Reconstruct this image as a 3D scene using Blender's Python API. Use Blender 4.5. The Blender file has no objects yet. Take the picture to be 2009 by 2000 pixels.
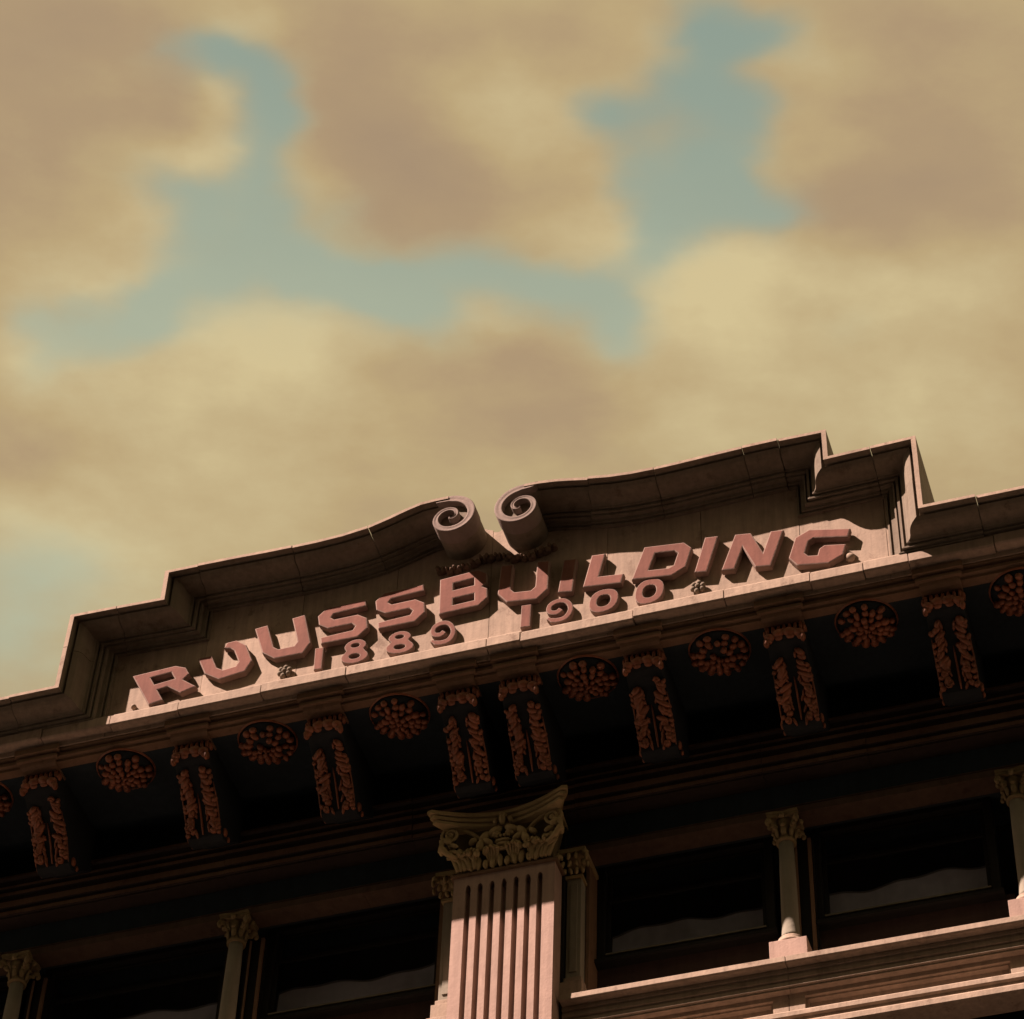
import bpy, bmesh, math, random
from mathutils import Vector, Matrix
random.seed(11)
sc = bpy.context.scene
C = sc.collection

# ------------------------------------------------------------------ camera
cam = bpy.data.cameras.new('camera'); camo = bpy.data.objects.new('camera', cam); C.objects.link(camo)
RM = ((0.9531899572945007, -0.20399799372855693, -0.2231898829867332),
      (0.3009618468170728, 0.7112856264273747, 0.635212345911408),
      (0.029169711574933695, -0.672649668246808, 0.7393859288180255))
m = Matrix(((RM[0][0], -RM[0][1], -RM[0][2], 7.5430522), (RM[1][0], -RM[1][1], -RM[1][2], -22.5),
            (RM[2][0], -RM[2][1], -RM[2][2], 1.6), (0, 0, 0, 1)))
camo.matrix_world = m
cam.sensor_fit = 'HORIZONTAL'; cam.sensor_width = 36; cam.lens = 102.4255; cam.clip_start = 0.1; cam.clip_end = 3000
sc.camera = camo

# ------------------------------------------------------------------ exposure
sc.view_settings.view_transform = 'Standard'; sc.view_settings.look = 'None'
sc.view_settings.gamma = 1; sc.view_settings.use_curve_mapping = False
sc.view_settings.exposure = 1.75
sc.cycles.use_denoising = True
sc.cycles.max_bounces = 6

# ------------------------------------------------------------------ sun
SX, SY, SZ = -1.3, -1.0, 1.85           # direction towards the sun
sv = Vector((SX, SY, SZ)).normalized()
elev = math.asin(sv.z)
sl = bpy.data.lights.new('sun', 'SUN'); sl.energy = 5.0; sl.angle = math.radians(0.5); sl.color = (1.0, 0.735, 0.635)
so = bpy.data.objects.new('sun', sl); C.objects.link(so); so.rotation_euler = sv.to_track_quat('Z', 'Y').to_euler()
so.location = (-20, -25, 60)

# ------------------------------------------------------------------ sky
w = bpy.data.worlds.new('World'); sc.world = w; w.use_nodes = True
nt = w.node_tree; N = nt.nodes; Lk = nt.links; N.clear()
def nd(t, **k):
    n = N.new(t)
    for a, b in k.items(): setattr(n, a, b)
    return n
def setin(n, i, v):
    if hasattr(v, 'is_linked') or isinstance(v, bpy.types.NodeSocket): Lk.new(v, n.inputs[i])
    else: n.inputs[i].default_value = v
def M(op, a, b=0.0, c=0.0, clamp=False):
    n = nd('ShaderNodeMath', operation=op); n.use_clamp = clamp
    setin(n, 0, a); setin(n, 1, b); setin(n, 2, c); return n.outputs[0]
def MIX(f, a, b):
    n = nd('ShaderNodeMix', data_type='RGBA'); setin(n, 0, f); setin(n, 6, a); setin(n, 7, b); return n.outputs[2]
tc = nd('ShaderNodeTexCoord'); sep = nd('ShaderNodeSeparateXYZ'); Lk.new(tc.outputs['Generated'], sep.inputs[0])
zz = M('MAXIMUM', sep.outputs[2], 0.06)
u = M('DIVIDE', sep.outputs[0], zz); v = M('DIVIDE', sep.outputs[1], zz)
a_ = M('MULTIPLY_ADD', v, 0.28, M('MULTIPLY', u, 0.96)); b_ = M('MULTIPLY_ADD', v, -0.95, M('MULTIPLY', u, 0.30))
cmb = nd('ShaderNodeCombineXYZ'); Lk.new(a_, cmb.inputs[0]); Lk.new(b_, cmb.inputs[1])
def noise(vec, scale, detail=4, rough=.5, off=0.0):
    mp = nd('ShaderNodeVectorMath', operation='MULTIPLY_ADD'); Lk.new(vec, mp.inputs[0])
    mp.inputs[1].default_value = (scale, scale*1.25, scale); mp.inputs[2].default_value = (off, off*1.7, off*.3)
    n = nd('ShaderNodeTexNoise'); n.inputs['Scale'].default_value = 1; n.inputs['Detail'].default_value = detail
    n.inputs['Roughness'].default_value = rough; Lk.new(mp.outputs[0], n.inputs['Vector']); return n
nw = noise(cmb.outputs[0], 26, 3, .5, 3.1)
sb = nd('ShaderNodeVectorMath', operation='SUBTRACT'); Lk.new(nw.outputs['Color'], sb.inputs[0]); sb.inputs[1].default_value = (.5, .5, .5)
wp = nd('ShaderNodeVectorMath', operation='MULTIPLY_ADD'); Lk.new(sb.outputs[0], wp.inputs[0]); wp.inputs[1].default_value = (.024, .020, 0)
Lk.new(cmb.outputs[0], wp.inputs[2])
P = wp.outputs[0]
GAPS = [(-0.3595, 0.5839, 0.01, 0.0092, 0.5), (-0.3476, 0.5834, 0.01, 0.0092, 0.9), (-0.3356, 0.5882, 0.01, 0.0092, 1), (-0.3291, 0.6003, 0.01, 0.0093, 1), (-0.3287, 0.614, 0.0101, 0.0094, 1), (-0.3327, 0.6266, 0.0102, 0.0096, 1), (-0.3424, 0.6377, 0.0103, 0.0097, 1), (-0.346, 0.6523, 0.0103, 0.0099, 1), (-0.3791, 0.6446, 0.0104, 0.0099, 1), (-0.3668, 0.6563, 0.0104, 0.01, 1), (-0.3503, 0.6698, 0.0104, 0.0101, 1), (-0.3812, 0.6681, 0.0105, 0.0102, 1), (-0.3651, 0.6832, 0.0105, 0.0103, 1), (-0.3965, 0.6755, 0.0106, 0.0103, 0.6), (-0.3919, 0.6403, 0.0104, 0.0099, 0.5), (-0.3819, 0.6948, 0.0106, 0.0104, 1), (-0.4057, 0.6985, 0.0107, 0.0106, 1), (-0.4273, 0.702, 0.0108, 0.0107, 1), (-0.4496, 0.695, 0.0108, 0.0107, 0.9), (-0.472, 0.694, 0.0108, 0.0108, 0.9), (-0.4186, 0.7117, 0.0108, 0.0108, 1), (-0.4447, 0.7135, 0.0109, 0.0109, 1), (-0.4647, 0.7124, 0.0109, 0.0109, 0.9), (-0.4794, 0.7225, 0.011, 0.0111, 0.4), (-0.3463, 0.6916, 0.0105, 0.0103, 0.6), (-0.3513, 0.7052, 0.0106, 0.0104, 0.8), (-0.3326, 0.7076, 0.0106, 0.0104, 0.6), (-0.31, 0.7127, 0.0106, 0.0104, 0.8), (-0.2826, 0.7176, 0.0105, 0.0103, 0.9), (-0.3064, 0.7304, 0.0107, 0.0105, 0.9), (-0.3008, 0.7428, 0.0107, 0.0106, 0.8), (-0.3227, 0.7211, 0.0106, 0.0105, 0.8), (-0.2686, 0.7262, 0.0106, 0.0103, 0.7), (-0.254, 0.7335, 0.0106, 0.0104, 0.7), (-0.2403, 0.7435, 0.0106, 0.0104, 0.9), (-0.2256, 0.7508, 0.0106, 0.0105, 1), (-0.2208, 0.7676, 0.0107, 0.0106, 1), (-0.2263, 0.78, 0.0107, 0.0108, 0.8), (-0.2032, 0.7393, 0.0105, 0.0103, 1), (-0.1964, 0.7235, 0.0104, 0.0101, 1), (-0.1805, 0.7252, 0.0104, 0.01, 1), (-0.162, 0.7254, 0.0103, 0.01, 1), (-0.1464, 0.7279, 0.0103, 0.01, 1), (-0.1869, 0.706, 0.0103, 0.0099, 1), (-0.1683, 0.7057, 0.0102, 0.0098, 1), (-0.1534, 0.7101, 0.0102, 0.0098, 1), (-0.1924, 0.6845, 0.0102, 0.0097, 1), (-0.1726, 0.6875, 0.0101, 0.0096, 1), (-0.1556, 0.6925, 0.0101, 0.0096, 1), (-0.1978, 0.6635, 0.0101, 0.0095, 1), (-0.2022, 0.6553, 0.01, 0.0094, 0.7), (-0.1795, 0.6633, 0.01, 0.0094, 1), (-0.1593, 0.672, 0.01, 0.0094, 1), (-0.1414, 0.6814, 0.01, 0.0095, 1), (-0.142, 0.6662, 0.01, 0.0093, 1), (-0.1546, 0.6544, 0.0099, 0.0092, 1), (-0.1691, 0.6501, 0.0099, 0.0092, 0.9), (-0.1445, 0.6414, 0.0098, 0.0091, 1), (-0.1524, 0.6298, 0.0098, 0.009, 1), (-0.131, 0.6406, 0.0098, 0.009, 1), (-0.1193, 0.6422, 0.0098, 0.009, 0.7), (-0.1459, 0.6221, 0.0097, 0.0089, 0.9), (-0.135, 0.7284, 0.0103, 0.0099, 0.6), (-0.321, 0.6755, 0.0104, 0.01, 0.35), (-0.2004, 0.6963, 0.0103, 0.0098, 0.5)]
PALE = [(-0.3415, 0.705, 0.0507, 0.0158, 0.8), (-0.2951, 0.7261, 0.0392, 0.0159, 0.8), (-0.3845, 0.7077, 0.0395, 0.0205, 0.8), (-0.2433, 0.7457, 0.0276, 0.0174, 0.6), (-0.5602, 0.8677, 0.0273, 0.0395, 2.0), (-0.5171, 0.8394, 0.0305, 0.0208, 1.3), (-0.3239, 0.6834, 0.0159, 0.0168, 0.4), (-0.600, 0.862, 0.030, 0.020, .7), (-0.1263, 0.7996, 0.0104, 0.0089, .5), (-0.5216, 0.8309, 0.0279, 0.0173, .6), (-0.4988, 0.7544, 0.0146, 0.016, .35), (-0.2375, 0.843, 0.0169, 0.0112, .5)]
TONE = [(-0.4253, 0.5884, 0.0354, 0.0416, -0.9), (-0.3711, 0.5666, 0.0281, 0.0151, -0.5), (-0.3681, 0.6052, 0.0132, 0.0131, -0.8), (-0.2883, 0.591, 0.043, 0.0175, -0.7), (-0.3005, 0.625, 0.0241, 0.0208, -0.9), (-0.2882, 0.6564, 0.0289, 0.0188, -1.0), (-0.263, 0.6866, 0.0314, 0.0165, -0.7), (-0.2163, 0.6123, 0.0321, 0.015, -0.4), (-0.308, 0.6793, 0.0271, 0.0139, -0.5), (-0.1019, 0.7337, 0.0445, 0.0218, -1.1), (-0.0721, 0.6496, 0.0317, 0.0124, -0.7), (-0.0461, 0.7135, 0.0283, 0.0516, -0.5), (-0.2699, 0.7689, 0.0281, 0.0135, -0.6), (-0.319, 0.7673, 0.0284, 0.0152, -0.5), (-0.2562, 0.8047, 0.0285, 0.0185, -0.8), (-0.3158, 0.8105, 0.0482, 0.019, -0.6), (-0.5114, 0.7709, 0.0221, 0.0163, -0.8), (-0.0933, 0.6859, 0.0195, 0.0156, -0.3), (-0.4147, 0.5485, 0.0259, 0.0201, -0.3), (-0.3246, 0.5777, 0.0151, 0.0113, 0.9), (-0.3504, 0.6022, 0.0088, 0.0104, 0.9), (-0.3702, 0.6282, 0.0201, 0.0094, 0.8), (-0.4103, 0.6494, 0.0205, 0.0167, 0.5), (-0.4314, 0.6819, 0.0278, 0.0117, 0.6), (-0.2338, 0.6392, 0.0196, 0.0155, 0.5), (-0.2325, 0.6644, 0.0221, 0.0159, 0.6), (-0.229, 0.714, 0.0249, 0.014, 0.7), (-0.325, 0.6599, 0.0112, 0.0164, 0.4), (-0.1801, 0.6256, 0.0171, 0.015, 0.4), (-0.1067, 0.6578, 0.0214, 0.0152, 0.5), (-0.1176, 0.7036, 0.0264, 0.016, 0.6), (-0.3516, 0.7327, 0.0421, 0.0178, 0.5), (-0.4078, 0.748, 0.0477, 0.0275, 0.7), (-0.3799, 0.7821, 0.0602, 0.0343, 0.4), (-0.4809, 0.7141, 0.0238, 0.0123, 0.6), (-0.1639, 0.7507, 0.0341, 0.017, 1.1), (-0.1838, 0.7814, 0.0371, 0.0264, 0.9), (-0.0912, 0.7899, 0.0342, 0.0259, 0.8), (-0.1145, 0.8425, 0.047, 0.0305, 0.6), (-0.2093, 0.8313, 0.0358, 0.0187, 0.6), (-0.2815, 0.7438, 0.0186, 0.0117, 0.5), (-0.4525, 0.7947, 0.0614, 0.026, 0.4), (-0.2878, 0.842, 0.0487, 0.0129, 0.3), (-0.5175, 0.8213, 0.0504, 0.0205, 0.3)]
def field(L, grow):
    acc = None
    for t in L:
        uu, vv, rx, ry = t[:4]; wt = t[4] if len(t) > 4 else 1
        ca, cb = .96*uu+.28*vv, .30*uu-.95*vv
        rx *= grow; ry *= grow
        n = nd('ShaderNodeVectorMath', operation='MULTIPLY_ADD'); Lk.new(P, n.inputs[0])
        n.inputs[1].default_value = (1/rx, 1/ry, 0); n.inputs[2].default_value = (-ca/rx, -cb/ry, 0)
        d = nd('ShaderNodeVectorMath', operation='DOT_PRODUCT'); Lk.new(n.outputs[0], d.inputs[0]); Lk.new(n.outputs[0], d.inputs[1])
        g = M('POWER', 0.45, d.outputs['Value'])
        acc = M('MULTIPLY', g, wt) if acc is None else M('MULTIPLY_ADD', g, wt, acc)
    return acc
gapf = field(GAPS, 1.22); palef = field(PALE, 1.2); tone = field(TONE, 1.15)
n1 = noise(cmb.outputs[0], 9, 5, .55, 7.7).outputs['Fac']
n2 = noise(cmb.outputs[0], 30, 5, .55, 1.3).outputs['Fac']
n3 = noise(cmb.outputs[0], 3.0, 4, .5, 12.3).outputs['Fac']
def rng(x, a, b, c, d, smooth=True):
    n = nd('ShaderNodeMapRange'); n.interpolation_type = 'SMOOTHSTEP' if smooth else 'LINEAR'
    setin(n, 0, x); n.inputs[1].default_value = a; n.inputs[2].default_value = b; n.inputs[3].default_value = c; n.inputs[4].default_value = d
    return n.outputs[0]
# openings seen here, and openings of the same kind from noise in the rest of the sky
away = rng(M('ADD', M('ABSOLUTE', M('ADD', a_, 0.08)), M('ABSOLUTE', M('ADD', b_, 0.75))), .45, .8, 0, 1)
wild = M('MULTIPLY', rng(n3, .53, .64, 0, 1), away)
gsum = M('ADD', M('MULTIPLY_ADD', M('SUBTRACT', n2, .5), .75, gapf), M('ADD', M('MULTIPLY', palef, .55), wild))
gap = M('MULTIPLY', rng(gsum, .0, 1.9, 0, 1), .86)
tsum = M('ADD', M('MULTIPLY', tone, .40), M('ADD', M('MULTIPLY', M('SUBTRACT', n1, .5), .9), M('MULTIPLY', M('SUBTRACT', n2, .5), .30)))
# thin edges of the clouds let more light through
tsum = M('ADD', tsum, M('MULTIPLY', rng(gsum, -.2, .6, 0, 1), .07))
tf = rng(tsum, -.60, .45, 0, 1, False)
ramp = nd('ShaderNodeValToRGB'); Lk.new(tf, ramp.inputs[0]); cr = ramp.color_ramp
K = 2**-1.75
def lin(r, g, b): return tuple(((c/255+.055)/1.055)**2.4*K for c in (r, g, b))+(1,)
cr.elements[0].position = 0; cr.elements[0].color = lin(167, 143, 116)
cr.elements[1].position = 1; cr.elements[1].color = lin(212, 194, 148)
for p_, c_ in ((.33, (176, 151, 118)), (.6, (189, 166, 124)), (.8, (199, 179, 136))):
    e = cr.elements.new(p_); e.color = lin(*c_)
st = nd('ShaderNodeTexSky'); st.sky_type = 'NISHITA'; st.sun_disc = False
st.sun_elevation = elev; st.sun_rotation = math.atan2(sv.x, sv.y); st.air_density = 1.0; st.dust_density = 3.0
tint = nd('ShaderNodeMix', data_type='RGBA', blend_type='MULTIPLY'); tint.inputs[0].default_value = 1
Lk.new(st.outputs[0], tint.inputs[6]); tint.inputs[7].default_value = (.05, .04, .02, 1)
veil = MIX(rng(sep.outputs[2], .735, .85, 0, 1), lin(184, 193, 168), lin(138, 164, 156))
blue = MIX(.82, tint.outputs[2], veil)
skyc = MIX(gap, ramp.outputs[0], blue)
# the sky pales and warms towards the horizon
skyc = MIX(M('MULTIPLY', rng(sep.outputs[2], .40, .72, 1, 0), .35), skyc, lin(205, 192, 145))
bg = nd('ShaderNodeBackground'); Lk.new(skyc, bg.inputs[0]); bg.inputs[1].default_value = 1.0
ow = nd('ShaderNodeOutputWorld'); Lk.new(bg.outputs[0], ow.inputs[0])

# ------------------------------------------------------------------ materials
def mat(name, col, rough=.85, var=.3, bump=.25, streak=.25, spec=.12, fine=38, spots=0.0, metal=0.0):
    mt = bpy.data.materials.new(name); mt.use_nodes = True; t = mt.node_tree; n_ = t.nodes; l_ = t.links
    b = n_['Principled BSDF']; b.inputs['Roughness'].default_value = rough; b.inputs['Specular IOR Level'].default_value = spec
    b.inputs['Metallic'].default_value = metal
    g = n_.new('ShaderNodeNewGeometry'); oi = n_.new('ShaderNodeObjectInfo')
    def nz(sx, sy, sz, det=5, rg=.6):
        mp = n_.new('ShaderNodeVectorMath'); mp.operation = 'MULTIPLY'; mp.inputs[1].default_value = (sx, sy, sz); l_.new(g.outputs['Position'], mp.inputs[0])
        k = n_.new('ShaderNodeTexNoise'); k.inputs['Scale'].default_value = 1; k.inputs['Detail'].default_value = det; k.inputs['Roughness'].default_value = rg
        l_.new(mp.outputs[0], k.inputs['Vector']); return k.outputs['Fac']
    def mth(op, a, b2, c2=0.0):
        q = n_.new('ShaderNodeMath'); q.operation = op
        for i, x in enumerate((a, b2, c2)):
            if isinstance(x, bpy.types.NodeSocket): l_.new(x, q.inputs[i])
            else: q.inputs[i].default_value = x
        return q.outputs[0]
    big = nz(1.7, 1.7, 1.7); mid = nz(9, 9, 9); st_ = nz(16, 16, 1.1, 4)
    f = mth('MULTIPLY_ADD', big, var*1.6, 1-var*.8)
    f = mth('MULTIPLY', f, mth('MULTIPLY_ADD', mid, var*1.3, 1-var*.65))
    f = mth('MULTIPLY', f, mth('MULTIPLY_ADD', st_, streak*1.8, 1-streak*.9))
    f = mth('MULTIPLY', f, mth('MULTIPLY_ADD', oi.outputs['Random'], .16, .92))
    vm = n_.new('ShaderNodeVectorMath'); vm.operation = 'SCALE'; vm.inputs[0].default_value = col; l_.new(f, vm.inputs['Scale'])
    out = vm.outputs[0]
    if spots:
        mr = n_.new('ShaderNodeMapRange'); l_.new(nz(5, 5, 3.2, 7, .7), mr.inputs[0]); mr.inputs[1].default_value = .57; mr.inputs[2].default_value = .68
        mr.inputs[3].default_value = 0; mr.inputs[4].default_value = spots
        mx = n_.new('ShaderNodeMix'); mx.data_type = 'RGBA'; l_.new(mr.outputs[0], mx.inputs[0]); l_.new(out, mx.inputs[6])
        mx.inputs[7].default_value = (col[0]*.42, col[1]*.36, col[2]*.34, 1); out = mx.outputs[2]
    l_.new(out, b.inputs['Base Color'])
    bp = n_.new('ShaderNodeBump'); bp.inputs['Strength'].default_value = bump; bp.inputs['Distance'].default_value = .012
    l_.new(mth('ADD', nz(fine, fine, fine, 4), mth('MULTIPLY', mid, .8)), bp.inputs['Height']); l_.new(bp.outputs[0], b.inputs['Normal'])
    return mt
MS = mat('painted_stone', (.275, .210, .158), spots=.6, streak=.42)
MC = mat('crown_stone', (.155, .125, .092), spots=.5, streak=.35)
ML = mat('letter_paint', (.155, .066, .049), rough=.85, var=.3, streak=.35, bump=.2)
MLE = mat('letter_edge_paint', (.20, .135, .11), rough=.85, var=.2)
MV = mat('scroll_stone', (.17, .132, .112), streak=.15)
MB = mat('russet_ornament', (.185, .062, .027), rough=.5, var=.6, spec=.4, streak=.5)
MBB = mat('dark_backing', (.016, .019, .021), rough=.8, var=.4)  # near-black ground colour behind the russet leaves and petals
MBE = mat('beam_paint', (.075, .050, .034), rough=.75, var=.4, spots=.5)
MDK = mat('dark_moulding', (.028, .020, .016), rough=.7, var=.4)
MK = mat('knob_stone', (.13, .085, .058), var=.5, streak=.4)
MBL = mat('bell_ochre', (.10, .075, .038), var=.4)
MGD = mat('olive_capital', (.17, .128, .066), var=.5, streak=.4)
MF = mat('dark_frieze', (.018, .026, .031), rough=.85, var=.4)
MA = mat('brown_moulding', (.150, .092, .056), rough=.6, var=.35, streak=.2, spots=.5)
MG = mat('ochre_capital', (.30, .225, .11), rough=.55, var=.4)
MSH = mat('shaft_stone', (.20, .18, .138), var=.2, streak=.3)
MP = mat('pilaster_stone', (.30, .21, .17), var=.2, streak=.35, spots=.25)
MW = mat('window_paint', (.011, .0105, .009), rough=.5, var=.3)
MR = mat('apron_boards', (.030, .020, .016), rough=.8, var=.3)
MCU = mat('curtain_cloth', (.26, .255, .29), rough=.9, var=.3, streak=.1)
MBR = mat('brick_dark', (.055, .038, .03), rough=.9)
MASP = mat('asphalt', (.05, .05, .05), rough=.9)
MPV = mat('pavement_stone', (.11, .10, .085), rough=.9)
MIN = mat('interior_dark', (.02, .02, .022), rough=.9)
MGL = bpy.data.materials.new('window_glass'); MGL.use_nodes = True
b = MGL.node_tree.nodes['Principled BSDF']; b.inputs['Base Color'].default_value = (.8, .85, .85, 1); b.inputs['Roughness'].default_value = .03
b.inputs['Transmission Weight'].default_value = 1; b.inputs['IOR'].default_value = 1.2; b.inputs['Alpha'].default_value = .35

# ------------------------------------------------------------------ mesh helpers
class MB_:
    def __init__(s): s.v = []; s.f = []; s.sm = []; s.mi = []
    def add(s, vs, fs, smooth=False, mi=0):
        o = len(s.v); s.v += [tuple(x) for x in vs]
        for f in fs: s.f.append(tuple(i+o for i in f)); s.sm.append(smooth); s.mi.append(mi)
        return s
    def box(s, x0, x1, y0, y1, z0, z1, mi=0):
        return s.add([(x0,y0,z0),(x1,y0,z0),(x1,y1,z0),(x0,y1,z0),(x0,y0,z1),(x1,y0,z1),(x1,y1,z1),(x0,y1,z1)],
                     [(0,3,2,1),(4,5,6,7),(0,1,5,4),(1,2,6,5),(2,3,7,6),(3,0,4,7)], mi=mi)
    def ell(s, c, r, rot=None, nu=8, nv=5, mi=0):
        vs = []; R_ = rot or Matrix.Identity(3)
        for j in range(1, nv):
            t = math.pi*j/nv
            for i in range(nu):
                p = 2*math.pi*i/nu
                vs.append(R_ @ Vector((r[0]*math.sin(t)*math.cos(p), r[1]*math.sin(t)*math.sin(p), r[2]*math.cos(t))) + Vector(c))
        vs.append(R_ @ Vector((0,0,r[2])) + Vector(c)); vs.append(R_ @ Vector((0,0,-r[2])) + Vector(c))
        T = len(vs)-2; fs = []
        for j in range(nv-2):
            for i in range(nu):
                a = j*nu+i; b_2 = j*nu+(i+1)%nu; fs.append((a, a+nu, b_2+nu, b_2))
        for i in range(nu):
            fs.append((T, i, (i+1)%nu)); q = (nv-2)*nu; fs.append((T+1, q+(i+1)%nu, q+i))
        return s.add(vs, fs, True, mi)
    def tube(s, pts, rad, n=8, mi=0, flat=None):
        rings = []; pts = [Vector(p) for p in pts]; up = Vector((0.123, .37, .92)).normalized()
        for i, p in enumerate(pts):
            d = (pts[min(i+1, len(pts)-1)]-pts[max(i-1, 0)]).normalized()
            a = d.cross(up); a = a.normalized() if a.length > 1e-5 else Vector((1,0,0)); b2 = d.cross(a).normalized()
            r = rad[i] if isinstance(rad, (list, tuple)) else rad
            rings.append([p+a*r*math.cos(2*math.pi*k/n)+b2*r*math.sin(2*math.pi*k/n) for k in range(n)])
        vs = [q for rg in rings for q in rg]; fs = []
        for i in range(len(pts)-1):
            for k in range(n):
                a = i*n+k; b3 = i*n+(k+1)%n; fs.append((a, b3, b3+n, a+n))
        fs.append(tuple(range(n-1, -1, -1))); fs.append(tuple((len(pts)-1)*n+k for k in range(n)))
        return s.add(vs, fs, True, mi)
    def lathe(s, prof, cx, cy, n=20, mi=0, smooth=True):      # prof: (r, z)
        vs = []; fs = []
        for r, z in prof:
            for k in range(n):
                a = 2*math.pi*k/n; vs.append((cx+r*math.cos(a), cy+r*math.sin(a), z))
        for i in range(len(prof)-1):
            for k in range(n):
                a = i*n+k; b2 = i*n+(k+1)%n; fs.append((a, b2, b2+n, a+n))
        fs.append(tuple(range(n-1, -1, -1))); fs.append(tuple((len(prof)-1)*n+k for k in range(n)))
        return s.add(vs, fs, smooth, mi)
    def prism_x(s, poly, x0, x1, mi=0):      # poly in (y, z)
        n = len(poly); vs = [(x0, y, z) for y, z in poly]+[(x1, y, z) for y, z in poly]
        fs = [tuple(range(n)), tuple(range(2*n-1, n-1, -1))]+[(i, i+n, (i+1)%n+n, (i+1)%n) for i in range(n)]
        return s.add(vs, fs, mi=mi)
    def prism_xm(s, poly, x0, x1, mis):
        n = len(poly); s.prism_x(poly, x0, x1); s.mi[-n:] = [mis(i) for i in range(n)]; return s
    def prism_y(s, poly, y0, y1, mi=0):      # poly in (x, z)
        n = len(poly); vs = [(x, y0, z) for x, z in poly]+[(x, y1, z) for x, z in poly]
        fs = [tuple(range(n)), tuple(range(2*n-1, n-1, -1))]+[(i, i+n, (i+1)%n+n, (i+1)%n) for i in range(n)]
        return s.add(vs, fs, mi=mi)
    def prism_z(s, poly, z0, z1, mi=0):      # poly in (x, y)
        n = len(poly); vs = [(x, y, z0) for x, y in poly]+[(x, y, z1) for x, y in poly]
        fs = [tuple(range(n)), tuple(range(2*n-1, n-1, -1))]+[(i, i+n, (i+1)%n+n, (i+1)%n) for i in range(n)]
        return s.add(vs, fs, mi=mi)
    def mesh(s, name, mats):
        me = bpy.data.meshes.new(name); me.from_pydata(s.v, [], s.f)
        for mm in (mats if isinstance(mats, (list, tuple)) else [mats]): me.materials.append(mm)
        me.polygons.foreach_set('use_smooth', s.sm); me.polygons.foreach_set('material_index', s.mi)
        bm = bmesh.new(); bm.from_mesh(me); bmesh.ops.recalc_face_normals(bm, faces=bm.faces); bm.to_mesh(me); bm.free()
        me.update(); return me
    def build(s, name, mats, parent=None, loc=(0,0,0), bevel=0.0, label=None):
        o = bpy.data.objects.new(name, s.mesh(name, mats)); C.objects.link(o); o.location = loc
        if parent: o.parent = parent
        if bevel:
            bv = o.modifiers.new('bevel', 'BEVEL'); bv.width = bevel; bv.segments = 2; bv.limit_method = 'ANGLE'; bv.angle_limit = math.radians(40)
        if label: o['label'] = label
        return o
def copy_tree(o, parent, loc):
    c = o.copy(); C.objects.link(c); c.parent = parent; c.location = loc
    for ch in o.children:
        d = ch.copy(); C.objects.link(d); d.parent = c
    return c
def link_mesh(name, me, parent, loc=(0,0,0)):
    o = bpy.data.objects.new(name, me); C.objects.link(o); o.parent = parent; o.location = loc; return o
def thing(name, label, cat, loc=(0,0,0)):
    o = bpy.data.objects.new(name, None); C.objects.link(o); o.location = loc; o['label'] = label; o['category'] = cat; return o
def rx(a): return Matrix.Rotation(a, 3, 'X')
def ry(a): return Matrix.Rotation(a, 3, 'Y')
def rz(a): return Matrix.Rotation(a, 3, 'Z')

B = thing('commercial_building', 'pink and brown stone commercial building with lettered stepped gable, carved brackets and fluted pilaster', 'building')

# ------------------------------------------------------------------ setting: street level
def struct(name, mb, mt_):
    o = mb.build(name, mt_); o['kind'] = 'structure'; return o
struct('ground', MB_().add([(-1500,-1500,-.13),(1500,-1500,-.13),(1500,1500,-.13),(-1500,1500,-.13)], [(0,1,2,3)]), MPV)
struct('road', MB_().box(-300, 300, -20, -4.6, -.125, 0), MASP)
struct('pavement', MB_().box(-300, 300, -4.6, .3, -.125, .13), MPV)
struct('pavement', MB_().box(-300, 300, -27, -20, -.125, .13), MPV)

# ------------------------------------------------------------------ main body of the building
MB_().box(-9.6, 9.6, .95, 16, .13, 23.9).build('wall', MIN, B)
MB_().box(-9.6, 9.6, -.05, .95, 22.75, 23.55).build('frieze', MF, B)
MB_().box(-9.6, 9.6, -1.0, 1.2, 23.60, 24.02).build('roof_slab', MS, B)

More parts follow.
